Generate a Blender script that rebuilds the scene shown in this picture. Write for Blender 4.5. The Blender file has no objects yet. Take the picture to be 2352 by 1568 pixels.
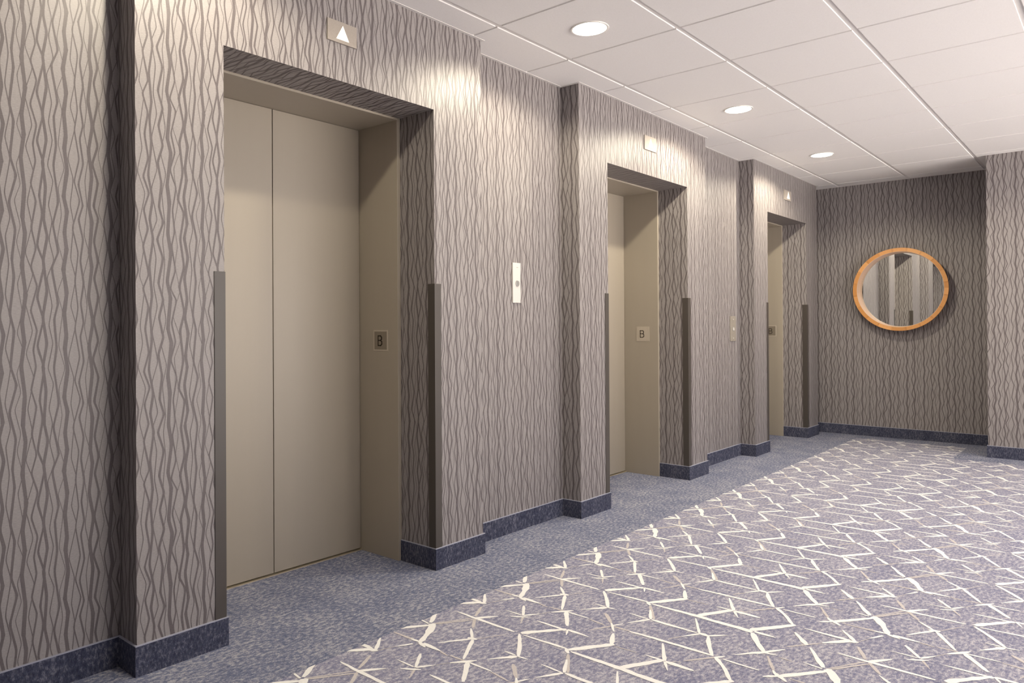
import bpy, bmesh, math, random
from mathutils import Matrix, Vector
C = bpy.context.scene.collection
random.seed(7)

# ------------------------------------------------------------------ dimensions (metres)
YF, YR, YM, YD = 2.3639, 2.4888, 2.5885, 2.8654      # pier face, recess face, steel frame face, door face
HC, HO, HB = 2.5535, 2.137, 0.1008                   # ceiling, opening head, skirting height
XB, XR, YJ = 8.5018, 7.7862, 0.8899                  # end wall, return wall face, return wall corner
PIERS = [(1.1031, 1.4270, 2.5235, 2.8665),           # pier start, opening start, opening end, pier end
         (3.7671, 4.0930, 5.2265, 5.5455),
         (6.5391, 6.8674, 7.9470, 8.2855)]
X0, YOPEN = -1.9, -3.6                               # room extent behind and beside the camera
WT = 3.25

# ------------------------------------------------------------------ helpers
def box(bm, x0, x1, y0, y1, z0, z1, mi=0):
    vs = [bm.verts.new(p) for p in ((x0,y0,z0),(x1,y0,z0),(x1,y1,z0),(x0,y1,z0),(x0,y0,z1),(x1,y0,z1),(x1,y1,z1),(x0,y1,z1))]
    fs = []
    for q in ((3,2,1,0),(4,5,6,7),(0,1,5,4),(1,2,6,5),(2,3,7,6),(3,0,4,7)):
        f = bm.faces.new([vs[i] for i in q]); f.material_index = mi; fs.append(f)
    return fs

def prism(bm, pts, axis, a, b, mi=0):
    """closed outline extruded along an axis (0 x, 1 y, 2 z); pts are the two other coordinates"""
    def P(p, t):
        return {0:(t,p[0],p[1]), 1:(p[0],t,p[1]), 2:(p[0],p[1],t)}[axis]
    A = [bm.verts.new(P(p,a)) for p in pts]; B = [bm.verts.new(P(p,b)) for p in pts]
    fs = [bm.faces.new(A), bm.faces.new(B[::-1])]
    n = len(pts)
    for i in range(n):
        fs.append(bm.faces.new([A[i], B[i], B[(i+1)%n], A[(i+1)%n]]))
    for f in fs: f.material_index = mi
    return fs

def obj(name, bm, mats, parent=None, bevel=0, uv=False, smooth=False):
    bmesh.ops.recalc_face_normals(bm, faces=bm.faces)
    if uv:      # wall covering coordinates in metres: running length, height
        L = bm.loops.layers.uv.new('UVMap')
        for f in bm.faces:
            n = f.normal
            for l in f.loops:
                c = l.vert.co
                if abs(n.z) > .7: l[L].uv = (c.x, c.y)
                elif abs(n.y) > .7: l[L].uv = (c.x, c.z)
                else: l[L].uv = (c.y + 3.17, c.z)
    me = bpy.data.meshes.new(name); bm.to_mesh(me); bm.free()
    for m in (mats if isinstance(mats, (list, tuple)) else [mats]): me.materials.append(m)
    if smooth:
        for p in me.polygons: p.use_smooth = True
    o = bpy.data.objects.new(name, me); C.objects.link(o)
    if parent: o.parent = parent
    if bevel:
        b = o.modifiers.new('bevel', 'BEVEL'); b.width = bevel; b.segments = 2; b.limit_method = 'ANGLE'
    return o

def struct(o, label=None):
    o['kind'] = 'structure'
    if label: o['label'] = label
    return o

def tag(o, label, cat, group=None):
    o['label'] = label; o['category'] = cat
    if group: o['group'] = group
    return o

def empty(name, loc=(0,0,0)):
    o = bpy.data.objects.new(name, None); o.location = loc; C.objects.link(o); return o

def copy_tree(o, parent=None):
    c = o.copy(); C.objects.link(c)
    if parent: c.parent = parent
    for ch in list(o.children): copy_tree(ch, c)
    return c

# ------------------------------------------------------------------ material helpers
def mat(name, col=(.5,.5,.5), rough=.5, metal=0, spec=.5):
    m = bpy.data.materials.new(name); m.use_nodes = True
    b = m.node_tree.nodes['Principled BSDF']
    b.inputs['Base Color'].default_value = (*col, 1); b.inputs['Roughness'].default_value = rough
    b.inputs['Metallic'].default_value = metal; b.inputs['Specular IOR Level'].default_value = spec
    return m

class G:
    """small expression builder for shader maths"""
    def __init__(s, m): s.t = m.node_tree; s.n = s.t.nodes; s.b = s.n['Principled BSDF']
    def link(s, a, b): s.t.links.new(a, b)
    def put(s, sock, v):
        if hasattr(v, 'is_output'): s.link(v, sock)
        else: sock.default_value = v
    def m(s, op, *a):
        n = s.n.new('ShaderNodeMath'); n.operation = op
        for i, v in enumerate(a): s.put(n.inputs[i], v)
        return n.outputs[0]
    def vec(s, x, y, z=0.):
        n = s.n.new('ShaderNodeCombineXYZ')
        for i, v in enumerate((x,y,z)): s.put(n.inputs[i], v)
        return n.outputs[0]
    def white(s, v):
        n = s.n.new('ShaderNodeTexWhiteNoise'); n.noise_dimensions = '3D'; s.put(n.inputs['Vector'], v); return n.outputs['Value']
    def noise(s, v, scale, detail=2., rough=.5):
        n = s.n.new('ShaderNodeTexNoise'); s.put(n.inputs['Vector'], v)
        n.inputs['Scale'].default_value = scale; n.inputs['Detail'].default_value = detail; n.inputs['Roughness'].default_value = rough
        return n.outputs['Fac']
    def rng(s, v, a, b, c, d, smooth=False):
        n = s.n.new('ShaderNodeMapRange'); s.put(n.inputs['Value'], v)
        if smooth: n.interpolation_type = 'SMOOTHSTEP'
        for k, q in zip(('From Min','From Max','To Min','To Max'), (a,b,c,d)): s.put(n.inputs[k], q)
        return n.outputs[0]
    def mix(s, f, a, b):
        n = s.n.new('ShaderNodeMix'); n.data_type = 'RGBA'
        s.put(n.inputs[0], f)
        for i, v in ((6,a),(7,b)): s.put(n.inputs[i], (*v,1) if isinstance(v, tuple) else v)
        return n.outputs[2]
    def coord(s, which): return s.n.new('ShaderNodeTexCoord').outputs[which]
    def sep(s, v):
        n = s.n.new('ShaderNodeSeparateXYZ'); s.put(n.inputs[0], v); return n.outputs
    def scale(s, v, sc):
        n = s.n.new('ShaderNodeMapping'); s.put(n.inputs['Vector'], v); n.inputs['Scale'].default_value = sc; return n.outputs[0]
    def bump(s, h, dist, strength=1.):
        n = s.n.new('ShaderNodeBump'); s.put(n.inputs['Height'], h); n.inputs['Distance'].default_value = dist
        n.inputs['Strength'].default_value = strength; s.link(n.outputs[0], s.b.inputs['Normal'])

def paper(name, c1, c2):
    m = mat(name, rough=.46, spec=.45); g = G(m)
    w = g.noise(g.scale(g.coord('UV'), (90., 700., 1.)), 1., 2., .65)
    g.link(g.mix(g.rng(w, .3, .7, 0., 1.), c1, c2), g.b.inputs['Base Color'])
    return m

def carpet(name, dark, mid, light, warm, thr=.60):
    m = mat(name, rough=.95, spec=.12); g = G(m)
    p = g.coord('Object')
    if name.startswith('skirt'): p = g.scale(p, (2.4, 2.4, .8))
    a = g.noise(g.scale(p, (46., 78., 70.)), 1., 2.5, .62)
    b = g.noise(g.scale(p, (190., 260., 230.)), 1., 2., .6)
    c = g.noise(p, 5.5, 2., .5)
    w = g.noise(g.scale(p, (55., 95., 80.)), 1.3, 2., .55)
    f = g.m('ADD', g.m('MULTIPLY', a, .62), g.m('MULTIPLY', b, .38))
    f = g.m('ADD', f, g.m('MULTIPLY', g.m('SUBTRACT', c, .5), .16))
    col = g.mix(g.rng(f, .38, .52, 0., 1.), dark, mid)
    col = g.mix(g.rng(f, thr-.07, thr+.04, 0., 1.), col, light)
    col = g.mix(g.m('MULTIPLY', g.rng(w, .52, .66, 0., 1.), .26), col, warm)
    g.link(col, g.b.inputs['Base Color'])
    return m

def noisy(name, c1, c2, scale, rough=.5, metal=0, stretch=(1,1,1), bump=0, spec=.5):
    m = mat(name, rough=rough, metal=metal, spec=spec); g = G(m)
    n = g.noise(g.scale(g.coord('Object'), stretch), scale, 3., .55)
    g.link(g.mix(g.rng(n, .3, .7, 0., 1.), c1, c2), g.b.inputs['Base Color'])
    if bump: g.bump(n, bump, .5)
    return m

M = {}
M['paper'] = paper('wallpaper', (.262,.242,.238), (.352,.326,.320))
M['paper_line'] = paper('wallpaper_stripe', (.110,.094,.096), (.150,.129,.131))
M['border'] = carpet('border_carpet', (.108,.128,.212), (.205,.225,.322), (.450,.450,.500), (.380,.352,.345), .575)
M['field'] = carpet('field_carpet', (.170,.180,.285), (.310,.310,.410), (.540,.530,.580), (.470,.425,.430), .575)
M['line'] = noisy('ivory_pile', (.86,.86,.85), (.94,.94,.93), 160., .95, spec=.1)
M['line_soft'] = noisy('faded_pile', (.54,.51,.51), (.66,.62,.61), 160., .95, spec=.1)
M['skirt'] = carpet('skirting_carpet', (.034,.038,.066), (.066,.072,.112), (.185,.188,.235), (.125,.120,.138), .59)
M['binding'] = mat('binding_thread', (.36,.37,.45), .9)
M['ceil'] = noisy('mineral_tile', (.86,.845,.83), (.90,.885,.87), 180., .9, bump=.0004, spec=.2)
M['grid'] = mat('grid_paint', (.78,.76,.74), .5)
M['steel'] = noisy('painted_steel', (.335,.295,.240), (.342,.301,.246), 20., .40, stretch=(1,1,.1), spec=.5)
M['steel_frame'] = noisy('frame_paint', (.375,.332,.268), (.382,.339,.274), 20., .38, stretch=(1,1,.1), spec=.5)
M['dark'] = mat('shadow_gap', (.012,.010,.008), .8)
M['sill'] = mat('brass_sill', (.62,.54,.40), .35, .6)
M['guard'] = mat('guard_vinyl', (.066,.056,.049), .42)
M['plate'] = noisy('satin_plate', (.37,.335,.285), (.41,.37,.315), 300., .33, .35, (1,1,.05))
M['plate_dark'] = noisy('etched_plate', (.25,.215,.170), (.275,.235,.185), 300., .4, .2, (1,1,.05))
M['jamb_plate'] = noisy('brushed_jamb_plate', (.50,.45,.375), (.55,.495,.41), 300., .33, .2, (1,1,.05))
M['ink'] = mat('engraved_ink', (.025,.015,.008), .6)
M['lantern'] = noisy('lantern_plate', (.36,.32,.28), (.39,.35,.31), 200., .6, 0, spec=.25)
M['white'] = mat('white_panel', (.66,.63,.60), .35)
M['button'] = mat('steel_button', (.45,.45,.43), .3, .8)
M['mirror'] = mat('silvered_glass', (.90,.92,.90), .0, 1.)
M['trim'] = mat('lamp_trim', (.86,.84,.80), .4)

def emit(name, col, s):
    m = mat(name, (.8,.8,.8)); b = m.node_tree.nodes['Principled BSDF']
    b.inputs['Emission Color'].default_value = (*col,1); b.inputs['Emission Strength'].default_value = s
    return m
M['lens'] = emit('lit_lens', (1.,.94,.84), 9.)
M['arrow'] = mat('arrow_lens', (.92,.90,.85), .5)
M['arrow'].node_tree.nodes['Principled BSDF'].inputs['Emission Color'].default_value = (1,.95,.85,1)
M['arrow'].node_tree.nodes['Principled BSDF'].inputs['Emission Strength'].default_value = .25

def wood():
    m = mat('oak_segments', rough=.38); g = G(m)
    x, y, z = g.sep(g.coord('Object'))
    ang = g.m('MULTIPLY', g.m('ADD', g.m('ARCTAN2', z, y), 3.30), 20/6.28318)
    i = g.m('FLOOR', ang); f = g.m('FRACT', ang)
    tint = g.white(g.vec(i, 4.2, .3))
    grain = g.noise(g.scale(g.coord('Object'), (9., 60., 60.)), 1.2, 3., .6)
    c = g.mix(tint, (.66,.30,.085), (.86,.45,.17))
    c = g.mix(g.m('MULTIPLY', grain, .35), c, (.46,.19,.05))
    edge = g.rng(f, .0, .16, 1., 0.)
    c = g.mix(g.m('MULTIPLY', edge, .45), c, (.42,.17,.045))
    g.link(c, g.b.inputs['Base Color'])
    return m
M['wood'] = wood()
M['rim'] = mat('lit_oak_rim', (.80,.55,.37), .35)  # lighter copy of the oak, the lit inner wall put into its colour

# ------------------------------------------------------------------ floor with its woven pattern
STROKES = [
(((0.421,1.9589,0.008),(0.4166,1.8633,0.0154),(0.415,1.674,0.0118)),1),
(((0.4166,1.8633,0.0187),(0.491,1.8094,0.0086)),1),
(((0.5229,1.9195,0.0128),(0.4315,1.8757,0.0124)),0.5),
(((0.4145,1.8616,0.0109),(0.3398,1.8104,0.0106)),0.5),
(((0.331,1.8125,0.0063),(0.27,1.7547,0.0152)),1),
(((0.2591,1.7667,0.0182),(0.2711,1.7321,0.0181)),1),
(((0.153,1.8176,0.0063),(0.2554,1.753,0.016)),1),
(((0.2748,1.7351,0.0054),(0.3743,1.6822,0.0045)),0.6),
(((0.2567,1.741,0.0161),(0.1168,1.6635,0.0097)),1),
(((0.1086,1.717,0.0098),(0.1102,1.6553,0.0111)),0.8),
(((0.0663,1.6793,0.0114),(0.1089,1.6444,0.017),(0.1408,1.6245,0.0072)),1),
(((0.1111,1.6389,0.019),(-0.0054,1.5589,0.0152)),1),
(((0.1117,1.632,0.0118),(0.1116,1.5366,0.0072)),1),
(((0.1085,1.5342,0.0089),(0.0954,1.4583,0.0087)),0.5),
(((0.05,1.8013,0.0121),(-0.0362,1.7415,0.0136)),1),
(((0.5585,1.7388,0.0103),(0.4927,1.7021,0.004)),0.85),
(((0.5617,1.8265,0.0047),(0.5605,1.7485,0.0108)),1),
(((0.5223,1.7729,0.0087),(0.5622,1.7168,0.011)),1),
(((0.5625,1.7402,0.0157),(0.6192,1.7044,0.0055)),1),
(((0.0217,1.7044,0.004),(0.0678,1.6807,0.004)),0.6),
(((0.2709,1.9491,0.0051),(0.4094,1.8714,0.0073)),0.55),
(((0.17,1.6045,0.0049),(0.248,1.5496,0.0185)),1),
(((0.2619,1.5989,0.005),(0.2584,1.5573,0.0088)),1),
(((0.4219,1.6478,0.0358),(0.5481,1.5561,0.017),(0.5606,1.5422,0.0254)),1),
(((0.4118,1.648,0.0122),(0.34,1.5928,0.0156),(0.258,1.5385,0.0141)),1),
(((0.4134,1.6315,0.0086),(0.4227,1.4536,0.0145)),1),
(((0.5559,1.672,0.0074),(0.555,1.5484,0.0157)),1),
(((0.5633,1.5391,0.0123),(0.5176,1.5158,0.004)),1),
(((0.5633,1.5391,0.0187),(0.56,1.4469,0.0069)),1),
(((0.2212,1.5666,0.0162),(0.2565,1.5433,0.0244)),1),
(((0.2608,1.5968,0.0068),(0.2613,1.554,0.0104)),1),
(((0.2586,1.5378,0.0148),(0.263,1.5014,0.0046)),1),
(((0.2007,1.5177,0.0153),(0.1291,1.4503,0.0123)),0.5),
(((0.1291,1.4503,0.011),(0.0673,1.4039,0.0086)),1),
(((0.0127,1.4795,0.0052),(0.1072,1.4356,0.0123)),0.75),
(((0.1072,1.4356,0.0122),(0.154,1.4147,0.0044)),1),
(((0.1077,1.4312,0.0122),(0.1099,1.3565,0.0106)),0.9),
(((0.0504,1.3967,0.0119),(-0.0367,1.3546,0.0191)),1),
(((0.5654,1.3461,0.0211),(0.4184,1.4417,0.027)),1),
(((0.4227,1.4536,0.0149),(0.3941,1.4261,0.0146)),1),
(((0.3904,1.4238,0.0132),(0.2715,1.3478,0.0125)),0.55),
(((0.3508,1.404,0.0083),(0.2636,1.3566,0.0151)),1),
(((0.4123,1.4287,0.0111),(0.4124,1.2503,0.0228),(0.4128,1.1798,0.0186)),1),
(((0.2625,1.4465,0.0063),(0.2586,1.365,0.011)),1),
(((0.1739,1.4047,0.0062),(0.2589,1.3589,0.0175)),1),
(((0.2621,1.3524,0.0173),(0.2597,1.2599,0.0108)),1),
(((0.5545,1.3411,0.0061),(0.559,1.2561,0.0051)),0.5),
(((0.2606,1.3439,0.0181),(0.2593,1.1719,0.0109)),1),
(((0.4151,1.2414,0.0234),(0.57,1.158,0.0191)),1),
(((0.0915,1.2241,0.0067),(-0.0333,1.1558,0.0172)),1),
(((0.5584,1.1536,0.013),(0.5027,1.1152,0.004)),1),
(((0.5618,1.224,0.0073),(0.5626,1.1662,0.0155)),1),
(((0.5599,1.152,0.0224),(0.5588,1.0527,0.0127)),1),
(((0.4096,1.2434,0.021),(0.4082,1.0551,0.0251),(0.4006,1.026,0.0332)),1),
(((0.3883,1.2342,0.0069),(0.2624,1.1648,0.0133)),1),
(((0.1921,1.1992,0.0067),(0.2603,1.1598,0.0169)),1),
(((0.1415,1.2266,0.0057),(0.1921,1.1992,0.0066)),0.5),
(((0.2637,1.1633,0.0235),(0.2589,1.1321,0.0232)),1),
(((0.2589,1.1321,0.0164),(0.3162,1.0794,0.0047)),1),
(((0.2603,1.1306,0.0125),(0.1923,1.1004,0.0175),(0.1143,1.0544,0.0147)),1),
(((0.1051,1.3618,0.0106),(0.1112,1.2462,0.0163),(0.1126,1.0498,0.0132)),1),
(((0.0088,1.1083,0.0075),(0.1059,1.0414,0.0114)),0.6),
(((0.1038,1.0405,0.0186),(0.1372,1.0194,0.0052)),1),
(((0.108,1.0422,0.0163),(0.0601,0.9966,0.0132),(-0.023,0.9388,0.0159)),1),
(((0.109,1.0159,0.0108),(0.1079,0.8961,0.0084)),1),
(((0.5609,1.1463,0.0058),(0.5922,1.1117,0.0041)),0.7),
(((0.1695,0.9995,0.0062),(0.2481,0.9448,0.0175)),1),
(((0.5763,0.9295,0.0204),(0.4323,1.0282,0.0284),(0.4152,1.0322,0.0286)),1),
(((0.4119,1.021,0.0259),(0.4081,0.9449,0.0081)),1),
(((0.3963,1.0234,0.0203),(0.317,0.9758,0.017),(0.2543,0.9314,0.0162)),1),
(((0.2213,0.9647,0.0201),(0.2565,0.9321,0.0164),(0.3294,0.8875,0.0075)),1),
(((0.2543,0.9314,0.0154),(0.2625,0.8899,0.0057)),1),
(((0.2352,0.9138,0.009),(0.1359,0.8593,0.0096)),0.55),
(((0.1375,0.8633,0.0099),(0.1059,0.8408,0.0119)),1),
(((0.2517,0.8828,0.0064),(0.2499,0.841,0.0054)),0.5),
(((0.2674,0.8093,0.0052),(0.2573,0.7482,0.0137)),1),
(((0.072,0.8726,0.0105),(0.1051,0.8388,0.0168)),1),
(((0.1055,0.8355,0.027),(0.2525,0.7301,0.0164)),1),
(((0.1216,0.85,0.0229),(0.0848,0.8039,0.0122)),1),
(((0.1147,0.8019,0.0071),(0.1163,0.6706,0.0144)),0.85),
(((0.5051,0.9099,0.0112),(0.4183,0.8426,0.0215)),1),
(((0.4019,0.827,0.008),(0.2684,0.7478,0.0204)),1),
(((0.2604,1.9519,0.0468),(0.2531,1.9366,0.0251),(0.1803,1.8982,0.0174)),1),
(((0.3568,0.8906,0.0088),(0.4698,0.8096,0.0073)),0.5),
(((0.4736,0.8088,0.0129),(0.551,0.7437,0.0231),(0.5645,0.7148,0.0157)),1),
(((0.5658,0.8951,0.0089),(0.5614,0.7426,0.0187)),1),
(((0.0455,1.9995,0.0091),(-0.0358,1.9378,0.016)),1),
(((0.5697,1.929,0.004),(0.6278,1.9066,0.004)),0.6),
(((0.0303,1.9066,0.0063),(0.0886,1.8779,0.017)),1),
(((0.2714,1.9398,0.0099),(0.4112,1.8507,0.0067)),0.5),
(((0.2711,1.9453,0.0244),(0.2109,1.9083,0.0222),(0.1123,1.8668,0.0207)),1),
(((0.1149,1.9116,0.0103),(0.1173,1.8741,0.0136)),1),
(((0.1123,1.8668,0.0241),(0.097,1.8247,0.0095)),1),
(((0.1169,1.8532,0.0266),(0.1117,1.7672,0.0104)),1),
(((0.1117,1.7672,0.01),(0.1014,1.7226,0.0074)),0.5)]
PX, PY = .5975, 1.213
YB = 2.003            # edge of the patterned field
XF1, XF2, YSTEP = 8.262, 7.50, 1.10
bm = bmesh.new()
def quad(bm, pts, mi):
    f = bm.faces.new([bm.verts.new(p) for p in pts]); f.material_index = mi; return f
quad(bm, ((X0,YB,0),(XB+.05,YB,0),(XB+.05,WT,0),(X0,WT,0)), 0)
quad(bm, ((X0,YOPEN,0),(XF2,YOPEN,0),(XF2,YB,0),(X0,YB,0)), 1)
quad(bm, ((XF2,YSTEP,0),(XF1,YSTEP,0),(XF1,YB,0),(XF2,YB,0)), 1)
quad(bm, ((XF1,YSTEP,0),(XB+.05,YSTEP,0),(XB+.05,YB,0),(XF1,YB,0)), 0)
quad(bm, ((XF2,YOPEN,0),(XB+.05,YOPEN,0),(XB+.05,YSTEP,0),(XF2,YSTEP,0)), 0)
rnd = random.Random(3)
def shape_strokes():
    out = []
    for pts, b in STROKES:
        pts = [(x, y, min(w, .030)) for x, y, w in pts]
        fine = []
        for (x0,y0,w0),(x1,y1,w1) in zip(pts, pts[1:]):
            L = math.hypot(x1-x0, y1-y0); n = max(2, int(L/.022))
            for i in range(n):
                t = i/n; fine.append([x0+(x1-x0)*t, y0+(y1-y0)*t, w0+(w1-w0)*t])
        fine.append(list(pts[-1]))
        L, R = [], []
        for k, (x,y,w) in enumerate(fine):
            a = fine[max(0,k-1)]; c = fine[min(len(fine)-1,k+1)]
            dx, dy = c[0]-a[0], c[1]-a[1]; d = math.hypot(dx,dy) or 1
            nx, ny = -dy/d, dx/d
            jl = 1 + rnd.uniform(-.22,.22); jr = 1 + rnd.uniform(-.22,.22)
            if k in (0, len(fine)-1): jl = jr = .55
            L.append((x+nx*w*.5*jl, y+ny*w*.5*jl)); R.append((x-nx*w*.5*jr, y-ny*w*.5*jr))
        out.append((L, R, b))
    return out
def clip(poly, inside, cut):
    res = []
    for i, p in enumerate(poly):
        q = poly[(i+1)%len(poly)]; a, b = inside(p), inside(q)
        if a: res.append(p)
        if a != b: res.append(cut(p, q))
    return res
def clipx(poly, X):
    return clip(poly, lambda p: p[0] <= X, lambda p,q: (X, p[1]+(q[1]-p[1])*(X-p[0])/(q[0]-p[0])))
def clipy(poly, Y, s=1):
    return clip(poly, lambda p: s*(Y-p[1]) >= 0, lambda p,q: (p[0]+(q[0]-p[0])*(Y-p[1])/(q[1]-p[1]), Y))
SH = shape_strokes()
for ix in range(-4, 15):
    for iy in range(-3, 2):
        ox, oy = ix*PX, iy*PY
        for s, (L, R, b) in enumerate(SH):
            zz = (.0009 if b > .9 else .0006) + s*2.5e-6
            for k in range(len(L)-1):
                poly = [(L[k][0]+ox, L[k][1]+oy), (R[k][0]+ox, R[k][1]+oy), (R[k+1][0]+ox, R[k+1][1]+oy), (L[k+1][0]+ox, L[k+1][1]+oy)]
                ys = [p[1] for p in poly]; xs = [p[0] for p in poly]
                sk = .0105*(sum(xs)/4-2)          # keeps rows square to the wall
                if min(ys) > YB or max(ys) < -2.6: continue
                if min(xs) > XF1: continue
                if max(ys) > YB: poly = clipy(poly, YB)
                lim = XF1 if sum(ys)/4 > YSTEP else XF2
                if len(poly) < 3: continue
                if max(p[0] for p in poly) > lim: poly = clipx(poly, lim)
                if len(poly) < 3: continue
                quad(bm, [(p[0], p[1], zz) for p in poly], 2 if b > .9 else 3)
for f in bm.faces:
    f.normal_update()
    if f.normal.z < 0: f.normal_flip()
me = bpy.data.meshes.new('floor'); bm.to_mesh(me); bm.free()
for k in ('border','field','line','line_soft'): me.materials.append(M[k])
fl = bpy.data.objects.new('floor', me); C.objects.link(fl)
struct(fl, 'blue grey carpet with ivory branching line pattern and a plain mottled border')

# ------------------------------------------------------------------ walls
def clip(poly, inside, cut):
    res = []
    for i, p in enumerate(poly):
        q = poly[(i+1)%len(poly)]; a, b = inside(p), inside(q)
        if a: res.append(p)
        if a != b: res.append(cut(p, q))
    return res
def clip_axis(poly, ax, lim, s):
    def cut(p, q):
        t = (lim-p[ax])/(q[ax]-p[ax]); return (p[0]+(q[0]-p[0])*t, p[1]+(q[1]-p[1])*t)
    return clip(poly, lambda p: s*(lim-p[ax]) >= 0, cut)
WU, WV = .534, .64        # repeat of the printed stripes
pr = random.Random(11)
kinds = [(.0108,.0075),(.0024,.0120),(.0064,.0105),(.0028,.0125),(.0092,.0085),(.0046,.0115),(.0068,.0110),(.0022,.0140)]
PRINT = []; rnv = (8, 10, 8)
order = [0,1,2,7,6,4,3,2,1,0,5,7,6,4,3,2,1,0,7,5,6,4,1,2,7,0,3,5,6,1,4,2,7,5]
for n, k in enumerate(order):
    w, amp = kinds[k]
    uc = (n+.5+pr.uniform(-.22,.22))*WU/len(order)
    nv = rnv[n % 3]; ph = pr.random()
    sg = 1 if n % 2 else -1
    verts = []
    for j in range(nv):
        v = (j+ph+pr.uniform(-.24,.24))*WV/nv
        verts.append((v, uc+sg*(1 if j % 2 else -1)*amp*pr.uniform(.25,1.1)))
    W = w*pr.uniform(.85,1.2)
    fine = []
    for j in range(nv):               # soften each kink
        v0, u0 = verts[j-1] if j else (verts[-1][0]-WV, verts[-1][1])
        v1, u1 = verts[j]
        v2, u2 = verts[(j+1)%nv] if j < nv-1 else (verts[0][0]+WV, verts[0][1])
        r_ = .13
        fine.append((v1+(v0-v1)*r_, u1+(u0-u1)*r_, W*pr.uniform(.9,1.1)))
        fine.append((v1, u1+((u0+u2)/2-u1)*.06, W*pr.uniform(.95,1.2)))
        fine.append((v1+(v2-v1)*r_, u1+(u2-u1)*r_, W*pr.uniform(.9,1.1)))
    PRINT.append(fine)
def stripes(bm, P, u0, u1, v0, v1, uo=0, vo=0):
    """lay the printed stripes on a flat panel; P maps panel coordinates to space"""
    a0, a1 = math.floor((u0+uo)/WU)-1, math.ceil((u1+uo)/WU)+1
    b0, b1 = math.floor((v0+vo)/WV)-1, math.ceil((v1+vo)/WV)+1
    for a in range(a0, a1):
        for ln, line in enumerate(PRINT):
            lift = .0003 + .00002*(ln % 12)
            uc = line[0][1]+a*WU-uo
            if uc < u0-.03 or uc > u1+.03: continue
            seq = [(v+b*WV-vo, u+a*WU-uo, w) for b in range(b0, b1) for v, u, w in line]
            for (va,ua,wa),(vb,ub,wb) in zip(seq, seq[1:]):
                if vb <= v0 or va >= v1: continue
                poly = [(ua-wa/2,va),(ua+wa/2,va),(ub+wb/2,vb),(ub-wb/2,vb)]
                if va < v0: poly = clip_axis(poly, 1, v0, -1)
                if vb > v1: poly = clip_axis(poly, 1, v1, 1)
                if len(poly) > 2 and min(p[0] for p in poly) < u0: poly = clip_axis(poly, 0, u0, -1)
                if len(poly) > 2 and max(p[0] for p in poly) > u1: poly = clip_axis(poly, 0, u1, 1)
                if len(poly) < 3: continue
                try: f = bm.faces.new([bm.verts.new(P(p[0], p[1], lift)) for p in poly])
                except ValueError: continue
                f.material_index = 1
def face_y(bm, y, x0, x1, z0, z1): stripes(bm, lambda u,v,e: (u, y-e, v), x0, x1, z0, z1)
def face_x(bm, x, s, y0, y1, z0, z1, uo=3.2): stripes(bm, lambda u,v,e: (x+s*e, u, v), y0, y1, z0, z1, uo)
def wall(name, bm, label):
    """outward normals for the printed stripes, then link"""
    o = obj(name, bm, [M['paper'], M['paper_line']], uv=True)
    return struct(o, label)
bm = bmesh.new()
TOP = HC + .06
prev = X0
for p0, o0, o1, p1 in PIERS:
    box(bm, prev, p0, YR, WT, 0, TOP)
    box(bm, p0, o0, YF, WT, 0, TOP)
    box(bm, o1, p1, YF, WT, 0, TOP)
    box(bm, o0, o1, YF, WT, HO, TOP)
    box(bm, o0, o1, YD+.07, WT, 0, HO)
    face_y(bm, YR, prev, p0, HB, HC)
    face_y(bm, YF, p0, o0, HB, HC); face_y(bm, YF, o1, p1, HB, HC); face_y(bm, YF, o0, o1, HO, HC)
    face_x(bm, p0, -1, YF, YR, HB, HC); face_x(bm, p1, 1, YF, YR, HB, HC)
    face_x(bm, o0, 1, YF, YM, HB, HO); face_x(bm, o1, -1, YF, YM, HB, HO)
    stripes(bm, lambda u,v,e: (u, v, HO-e), o0, o1, YF, YM)
    prev = p1
box(bm, prev, XB+.001, YR, WT, 0, TOP); face_y(bm, YR, prev, XB, HB, HC)
wall('wall_left', bm, 'wallpapered wall with three stepped piers around the lift openings')
bm = bmesh.new(); box(bm, XB, XB+.2, YJ-.1, WT, 0, TOP); face_x(bm, XB, -1, YJ, YR, HB, HC)
wall('wall_back', bm, 'end wall in wavy striped wallpaper behind the round mirror')
bm = bmesh.new(); box(bm, XR, XB+.2, YOPEN, YJ, 0, TOP); face_x(bm, XR, -1, YOPEN, YJ, HB, HC, 3.05)
stripes(bm, lambda u,v,e: (u, YJ+e, v), XR, XB, HB, HC)
wall('wall_right', bm, 'projecting wallpapered wall at the right edge')
bm = bmesh.new(); box(bm, X0-.2, X0, YOPEN, WT, 0, TOP); face_x(bm, X0, 1, YOPEN, YR, HB, HC)  # unseen end wall, added to keep light off the faces turned this way
box(bm, X0, 1.9, YOPEN, YOPEN+.2, 0, TOP)  # out-of-view stub added to darken the area near the camera
wall('wall_front_blocker', bm, 'unseen wallpapered wall added behind the camera to block light')

# skirting of carpet with a bound top edge
def skirt(bm, x0, x1, y0, y1):
    box(bm, x0, x1, y0, y1, 0, HB-.003, 0); box(bm, x0, x1, y0, y1, HB-.003, HB, 1)
T = .008
bm = bmesh.new(); prev = X0
for p0, o0, o1, p1 in PIERS:
    skirt(bm, prev+(T if prev > X0 else 0), p0-T, YR-T, YR)
    skirt(bm, p0-T, p0, YF-T, YR)
    skirt(bm, p0, o0+T, YF-T, YF)
    skirt(bm, o0, o0+T, YF, YM)
    skirt(bm, o1-T, p1, YF-T, YF)
    skirt(bm, o1-T, o1, YF, YM)
    skirt(bm, p1, p1+T, YF-T, YR)
    prev = p1
skirt(bm, prev+T, XB-T, YR-T, YR)
struct(obj('baseboard_left', bm, [M['skirt'], M['binding']]), 'dark navy carpet skirting along the lift wall')
bm = bmesh.new(); skirt(bm, XB-T, XB, YJ, YR)
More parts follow.
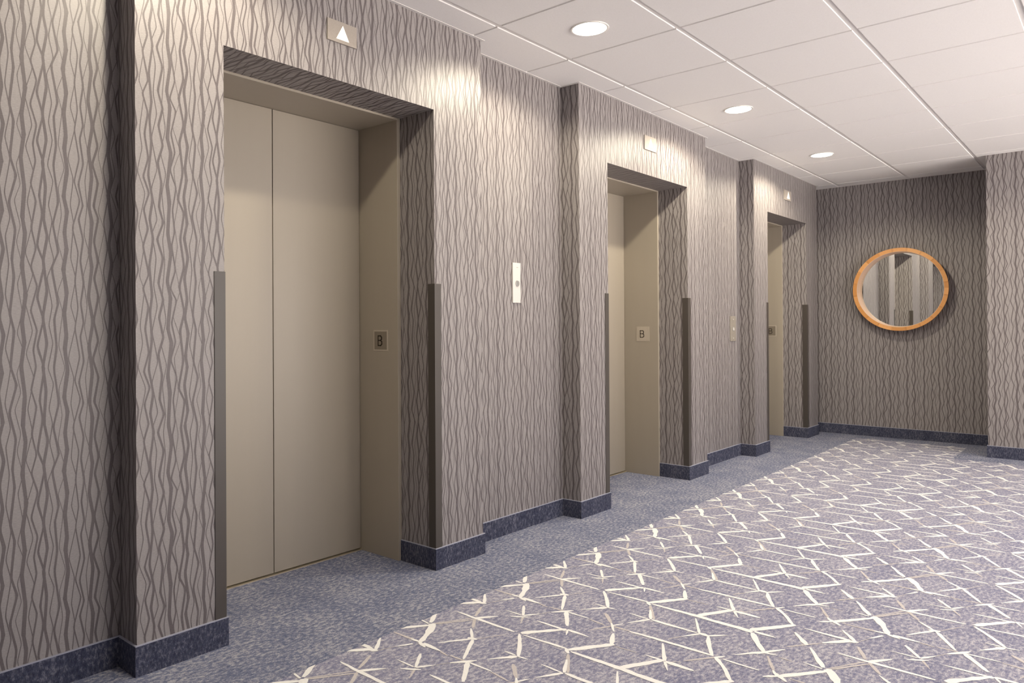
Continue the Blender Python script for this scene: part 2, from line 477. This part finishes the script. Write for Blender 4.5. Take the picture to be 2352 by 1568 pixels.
struct(obj('baseboard_back', bm, [M['skirt'], M['binding']]), 'dark navy carpet skirting under the mirror wall')
bm = bmesh.new(); skirt(bm, XR-T, XR, YOPEN, YJ+T); skirt(bm, XR, XB-T, YJ, YJ+T)
struct(obj('baseboard_right', bm, [M['skirt'], M['binding']]), 'dark navy carpet skirting at the right edge')

# ------------------------------------------------------------------ ceiling
TS = .6109; TX, TY = 2.7929, 2.1902
bm = bmesh.new()
gx, gy, dz, sl = .0068, .0125, .0050, .0012
nx0 = int((X0-TX)/TS)-1
for i in range(nx0, 10):
    for j in range(-10, 2):
        x0, x1 = TX+i*TS+gx, TX+(i+1)*TS-gx
        y0, y1 = TY+j*TS+gy, TY+(j+1)*TS-gy
        if x0 > XB: continue
        x1 = min(x1, XB+.05)
        z0, z1 = HC, HC+dz
        lo = [bm.verts.new(p) for p in ((x0+sl,y0+sl,z0),(x1-sl,y0+sl,z0),(x1-sl,y1-sl,z0),(x0+sl,y1-sl,z0))]
        hi = [bm.verts.new(p) for p in ((x0,y0,z1),(x1,y0,z1),(x1,y1,z1),(x0,y1,z1))]
        bm.faces.new(lo[::-1])
        for k in range(4): bm.faces.new([lo[k], lo[(k+1)%4], hi[(k+1)%4], hi[k]])
for f in box(bm, X0-.3, XB+.2, YOPEN-.3, WT, HC+dz, HC+dz+.03): f.material_index = 1
ce = obj('ceiling', bm, [M['ceil'], M['grid']])
struct(ce, 'white suspended ceiling of square mineral tiles')
# wall angle following the stepped wall
bm = bmesh.new(); A = .016; prev = X0
def ang(x0,x1,y0,y1): box(bm, x0, x1, y0, y1, HC-.0015, HC+dz)
for p0, o0, o1, p1 in PIERS:
    ang(prev, p0, YR-A, YR); ang(p0-A, p0, YF, YR-A); ang(p0-A, p1+A, YF-A, YF); ang(p1, p1+A, YF, YR-A); prev = p1
ang(prev, XB, YR-A, YR); ang(XB-A, XB, YJ, YR-A); ang(XR-A, XR, YOPEN, YJ+A); ang(XR, XB-A, YJ, YJ+A)
struct(obj('trim_1', bm, M['grid']), 'pale metal angle where the ceiling meets the walls')

# ------------------------------------------------------------------ lift doors
for n, (p0, o0, o1, p1) in enumerate(PIERS):
    d = struct(empty('door_%d' % (n+1), ((o0+o1)/2, YD, 0)),
               ('closed beige steel lift doors in the nearest pier', 'closed beige steel lift doors in the middle pier',
                'closed beige steel lift doors in the farthest pier')[n])
    ox = (o0+o1)/2; t = .021; zt = HO-.010
    def part(name, bm, m, parent=d, **k):
        bmesh.ops.translate(bm, verts=bm.verts, vec=(-ox, -YD, 0)); return obj(name, bm, m, parent, **k)
    bm = bmesh.new()
    box(bm, o0, o0+t, YM, YD+.05, 0, HO); box(bm, o1-t, o1, YM, YD+.05, 0, HO); box(bm, o0+t, o1-t, YM, YD+.05, zt, HO)
    part('door_frame', bm, M['steel_frame'], bevel=.0012)
    xc = ox + .004
    bm = bmesh.new(); box(bm, o0+t+.002, xc-.0022, YD, YD+.03, .010, zt-.001); part('door_panel', bm, M['steel'], bevel=.001)
    bm = bmesh.new(); box(bm, xc+.0022, o1-t-.002, YD, YD+.03, .010, zt-.001); part('door_panel', bm, M['steel'], bevel=.001)
    bm = bmesh.new(); box(bm, o0+t, o1-t, YD+.031, YD+.05, 0, zt); part('dark_gap_backing', bm, M['dark'])  # black sheet behind the panels, stands in for shade in the gaps
    bm = bmesh.new(); box(bm, o0+t, o1-t, YD-.010, YD+.031, 0, .0045); part('sill', bm, M['sill'])

# ------------------------------------------------------------------ corner guards
GW, GT = .0415, .003
words = ['nearest', 'middle', 'farthest']
for n, (p0, o0, o1, p1) in enumerate(PIERS):
    for side, (xe, s) in enumerate(((o0, 1), (o1, -1))):
        # s: direction from the edge into the opening
        bm = bmesh.new()
        out = [(s*GT, -GT), (s*GT, GW), (0, GW), (0, 0), (-s*GW, 0), (-s*GW, -GT)]
        prism(bm, out, 2, 0, 1.328-HB)
        g_ = obj('corner_guard', bm, M['guard'], bevel=.0008)
        g_.location = (xe, YF, HB)
        tag(g_, 'dark brown corner guard on the %s edge of the %s lift opening' % (('left', 'right')[side], words[n]),
            'corner guard', 'corner guards on the lift openings')

# ------------------------------------------------------------------ arrow lanterns above the openings
def lantern(x0, x1, z0, z1, tip, b0, b1, zt, zb, label):
    cx, cz = (x0+x1)/2, (z0+z1)/2
    r = empty('direction_lantern', (cx, YF, cz))
    tag(r, label, 'lift lantern', 'arrow lanterns above the lift openings')
    bm = bmesh.new(); box(bm, x0-cx, x1-cx, -.007, .002, z0-cz, z1-cz); obj('face_plate', bm, M['lantern'], r, bevel=.0012)
    bm = bmesh.new(); prism(bm, [(tip-cx, zt-cz), (b0-cx, zb-cz), (b1-cx, zb-cz)], 1, -.0095, -.006)
    a = obj('arrow', bm, M['arrow'], r); a['label'] = 'white up arrow'
    return r
lantern(1.895, 2.049, 2.289, 2.377, 1.972, 1.9377, 2.005, 2.3625, 2.3025, 'beige plate with white up arrow above the nearest lift opening')
lantern(4.566, 4.735, 2.303, 2.398, 4.648, 4.612, 4.686, 2.384, 2.322, 'beige plate with white up arrow above the middle lift opening')
lantern(7.304, 7.484, 2.298, 2.392, 7.403, 7.363, 7.442, 2.382, 2.314, 'small plate with white up arrow above the farthest lift opening')

# ------------------------------------------------------------------ letter plates on the jambs
def letter_B(bm, y0, y1, z0, z1, x, t, w):
    """strokes of a narrow condensed capital, drawn in the jamb plane; y runs to the left of the reader"""
    H = z1-z0; W = y1-y0
    def seg(a, b):
        ay, az = y1-a[0]*W, z0+a[1]*H; by, bz = y1-b[0]*W, z0+b[1]*H
        dy, dz_ = by-ay, bz-az; L = math.hypot(dy, dz_); dy /= L; dz_ /= L; h = w/2
        prism(bm, [(ay-dy*h-dz_*-h, az-dz_*h-dy*h), (by+dy*h-dz_*-h, bz+dz_*h-dy*h), (by+dy*h+dz_*-h, bz+dz_*h+dy*h), (ay-dy*h+dz_*-h, az-dz_*h+dy*h)], 0, x-t, x)
    P = [(0,0),(0,1),(.68,1),(.95,.86),(.95,.66),(.70,.53),(0,.53)]
    for a, b in zip(P, P[1:]): seg(a, b)
    Q = [(.70,.53),(1,.40),(1,.14),(.72,0),(0,0)]
    for a, b in zip(Q, Q[1:]): seg(a, b)
T_IN = .021
for n, (pl, bl) in enumerate((((2.657,2.762,1.009,1.1135),(2.700,2.7265,1.0365,1.084)),
                              ((2.658,2.765,1.010,1.1205),(2.7025,2.7325,1.039,1.0895)),
                              ((2.648,2.755,1.011,1.1215),(2.6905,2.7205,1.039,1.0905)))):
    xj = PIERS[n][2]-T_IN
    cy, cz = (pl[0]+pl[1])/2, (pl[2]+pl[3])/2
    r = empty('floor_plate', (xj, cy, cz))
    tag(r, 'small metal plate lettered B on the right jamb of the %s lift' % words[n], 'letter plate', 'letter plates on the lift jambs')
    bm = bmesh.new(); w2, h2 = (pl[1]-pl[0])/2, (pl[3]-pl[2])/2
    box(bm, -.002, 0, -w2, w2, -h2, h2); obj('plate', bm, M['jamb_plate'], r, bevel=.0006)
    bm = bmesh.new(); box(bm, -.0026, -.0015, -w2+.008, w2-.008, -h2+.008, h2-.008); obj('inset', bm, M['plate_dark'] if n != 1 else M['jamb_plate'], r)
    bm = bmesh.new(); letter_B(bm, bl[0]-cy, bl[1]-cy, bl[2]-cz, bl[3]-cz, -.0024, .0012, .0052)
    o = obj('letter', bm, M['ink'], r); o['label'] = 'black capital B'

# ------------------------------------------------------------------ call panels on the recessed wall
def disc(bm, r, y0, y1, cx=0, cz=0, n=28, mi=0):
    prism(bm, [(cx+r*math.cos(2*math.pi*i/n), cz+r*math.sin(2*math.pi*i/n)) for i in range(n)], 1, y0, y1, mi)
r = empty('call_panel', (3.3125, YR, 1.3675))
tag(r, 'tall narrow white call panel with one round button between the nearest and middle lifts', 'call panel', 'call panels between the lifts')
bm = bmesh.new(); box(bm, -.0355, .0355, -.008, 0, -.1105, .1105); obj('face_plate', bm, M['white'], r, bevel=.0015)
bm = bmesh.new(); disc(bm, .0165, -.0125, -.007, .004, -.003); b_ = obj('button', bm, M['button'], r, bevel=.001); b_['label'] = 'round steel button'
bm = bmesh.new(); disc(bm, .0205, -.0090, -.007, .004, -.003); obj('button_ring', bm, M['white'], b_)
bm = bmesh.new(); box(bm, -.001, .014, -.0086, -.0075, .084, .0865); obj('engraved_mark', bm, M['button'], r)
r = empty('call_panel', (6.372, YR, 1.097))
tag(r, 'low beige metal call panel with centre button between the middle and farthest lifts', 'call panel', 'call panels between the lifts')
bm = bmesh.new(); box(bm, -.058, .058, -.008, 0, -.106, .106); obj('face_plate', bm, M['plate'], r, bevel=.002)
bm = bmesh.new(); disc(bm, .014, -.012, -.007, .002, -.003); b_ = obj('button', bm, M['white'], r, bevel=.001); b_['label'] = 'pale round button'
bm = bmesh.new(); disc(bm, .019, -.0092, -.007, .002, -.003); obj('button_ring', bm, M['button'], b_)
for z in (.079, -.081):
    bm = bmesh.new(); disc(bm, .0055, -.0095, -.007, .001, z); s_ = obj('screw', bm, M['white'], r)

# ------------------------------------------------------------------ round mirror
def lathe_x(prof, n=96):
    """profile of (radius, x) closed, spun about the x axis"""
    bm = bmesh.new(); rings = []
    for i in range(n):
        a = 2*math.pi*i/n
        rings.append([bm.verts.new((x, r_*math.cos(a), r_*math.sin(a))) for r_, x in prof])
    for i in range(n):
        A_, B_ = rings[i], rings[(i+1)%n]
        for k in range(len(prof)):
            k2 = (k+1) % len(prof); bm.faces.new([A_[k], A_[k2], B_[k2], B_[k]])
    return bm
MR, MD = .4050, .120
r = empty('wall_mirror', (XB, 1.6515, 1.4680))
tag(r, 'round mirror in a thick orange oak frame on the end wall', 'mirror')
f_ = obj('frame', lathe_x([(MR-.002,-MD),(MR,-MD+.002),(MR-.030,0),(MR-.048,0),(MR-.048,-.010),(MR-.041,-.010),(MR-.035,-MD)]), M['wood'], r)
rim = obj('inner_rim', lathe_x([(MR-.0352,-MD+.001),(MR-.041,-.012),(MR-.0445,-.012),(MR-.0375,-MD+.001)]), M['rim'], r); rim['label'] = 'inner rim in a painted lit tone'
bm = bmesh.new()
N = 96; vs = [bm.verts.new((-.019, (MR-.0442)*math.cos(2*math.pi*i/N), (MR-.0442)*math.sin(2*math.pi*i/N))) for i in range(N)]
vb = [bm.verts.new((-.014, v.co.y, v.co.z)) for v in vs]
bm.faces.new(vs); bm.faces.new(vb[::-1])
for i in range(N): bm.faces.new([vs[i], vb[i], vb[(i+1)%N], vs[(i+1)%N]])
obj('glass', bm, M['mirror'], r)

# ------------------------------------------------------------------ recessed downlights
def ring(bm, r0, r1, z0, z1, n=48):
    prof = [(r0, z1), (r0, z0+.001), (r0+.003, z0), (r1-.002, z0), (r1, z0+.001), (r1, z1)]
    rr = []
    for i in range(n):
        a = 2*math.pi*i/n; rr.append([bm.verts.new((q*math.cos(a), q*math.sin(a), z)) for q, z in prof])
    for i in range(n):
        A_, B_ = rr[i], rr[(i+1)%n]
        for k in range(len(prof)-1): bm.faces.new([A_[k], A_[k+1], B_[k+1], B_[k]])
LX = [1.281, 3.113, 4.962, 6.780]
def downlight():
    r = empty('recessed_downlight')
    bm = bmesh.new(); ring(bm, .080, .090, -.005, .004); obj('trim_ring', bm, M['trim'], r)
    bm = bmesh.new(); prism(bm, [(.0805*math.cos(2*math.pi*i/48), .0805*math.sin(2*math.pi*i/48)) for i in range(48)], 2, -.0035, -.001)
    obj('lens', bm, M['lens'], r)
    L = bpy.data.lights.new('lamp', 'SPOT'); L.energy = 55.; L.color = (1., .895, .69)
    L.spot_size = math.radians(163); L.spot_blend = .34; L.shadow_soft_size = .035
    o = bpy.data.objects.new('lamp', L); o.location = (0,0,-.012); C.objects.link(o); o.parent = r
    return r
proto = downlight()
labs = {1: 'lit round downlight nearest the camera in the ceiling', 2: 'lit round downlight, middle one of the ceiling row', 3: 'lit round downlight farthest away, nearest the mirror wall'}
for row, y in enumerate((1.889, -.555)):  # second row is added out of view as frontal fill
    for k, x in enumerate(LX):
        if row and k == 0: continue
        o = proto if (row, k) == (0, 2) else copy_tree(proto)
        o.location = (x, y, HC)
        if row or k < 2:      # these lamps are dimmer than the middle one
            for ch in o.children:
                if ch.type == 'LIGHT': ch.data = ch.data.copy(); ch.data.energy *= (.75 if (row, k) == (0, 1) else .55)
        if row == 0 and k in labs: tag(o, labs[k], 'ceiling light', 'recessed downlights above the lift doors')
        elif row == 0: tag(o, 'lit round downlight in the lift row above the nearest pier', 'ceiling light', 'recessed downlights above the lift doors')
        else: tag(o, 'unseen round downlight added for fill away from the lifts', 'ceiling light', 'added fill downlights out of view')

# ------------------------------------------------------------------ fill light added through the open lobby side, camera
w = bpy.data.worlds.new('World'); bpy.context.scene.world = w; w.use_nodes = True
bg = w.node_tree.nodes['Background']; bg.inputs[1].default_value = 1.85
nt = w.node_tree; tc = nt.nodes.new('ShaderNodeTexCoord'); sx_ = nt.nodes.new('ShaderNodeSeparateXYZ'); nt.links.new(tc.outputs['Generated'], sx_.inputs[0])
mr = nt.nodes.new('ShaderNodeMapRange'); nt.links.new(sx_.outputs[2], mr.inputs['Value'])
mr.inputs['From Min'].default_value = -.06; mr.inputs['From Max'].default_value = .04
mx = nt.nodes.new('ShaderNodeMix'); mx.data_type = 'RGBA'; nt.links.new(mr.outputs[0], mx.inputs[0])
mx.inputs[6].default_value = (3.6, 3.25, 2.95, 1)      # bright lower half added to lift the ceiling
mx.inputs[7].default_value = (.70,.71,.80,1)                  # overcast sky
nt.links.new(mx.outputs[2], bg.inputs[0])

F, YAW, PITCH, ROLL, SX, SY, H = 1711.04, 42.9861, .2543, -.299, -173.089, -41.9333, 1.1287
ya, pi_, ro = map(math.radians, (YAW, PITCH, ROLL))
fw = Vector((math.cos(ya)*math.cos(pi_), math.sin(ya)*math.cos(pi_), math.sin(pi_)))
rt = Vector((math.sin(ya), -math.cos(ya), 0)); up = rt.cross(fw)
r2 = rt*math.cos(ro) + up*math.sin(ro); u2 = -rt*math.sin(ro) + up*math.cos(ro)
cam = bpy.data.cameras.new('camera'); co = bpy.data.objects.new('camera', cam); C.objects.link(co)
m4 = Matrix((( r2.x, u2.x, -fw.x, 0), (r2.y, u2.y, -fw.y, 0), (r2.z, u2.z, -fw.z, H), (0,0,0,1)))
co.matrix_world = m4
cam.sensor_width = 36; cam.sensor_fit = 'HORIZONTAL'; cam.lens = 36*F/2352
cam.shift_x = -SX/2352; cam.shift_y = SY/2352
cam.clip_start = .02
sc = bpy.context.scene; sc.camera = co
vs_ = sc.view_settings; vs_.view_transform = 'Standard'; vs_.look = 'None'; vs_.gamma = 1; vs_.exposure = .62
try: vs_.use_curve_mapping = False
except Exception: pass
sc.cycles.max_bounces = 8; sc.cycles.diffuse_bounces = 4; sc.cycles.sample_clamp_indirect = 6
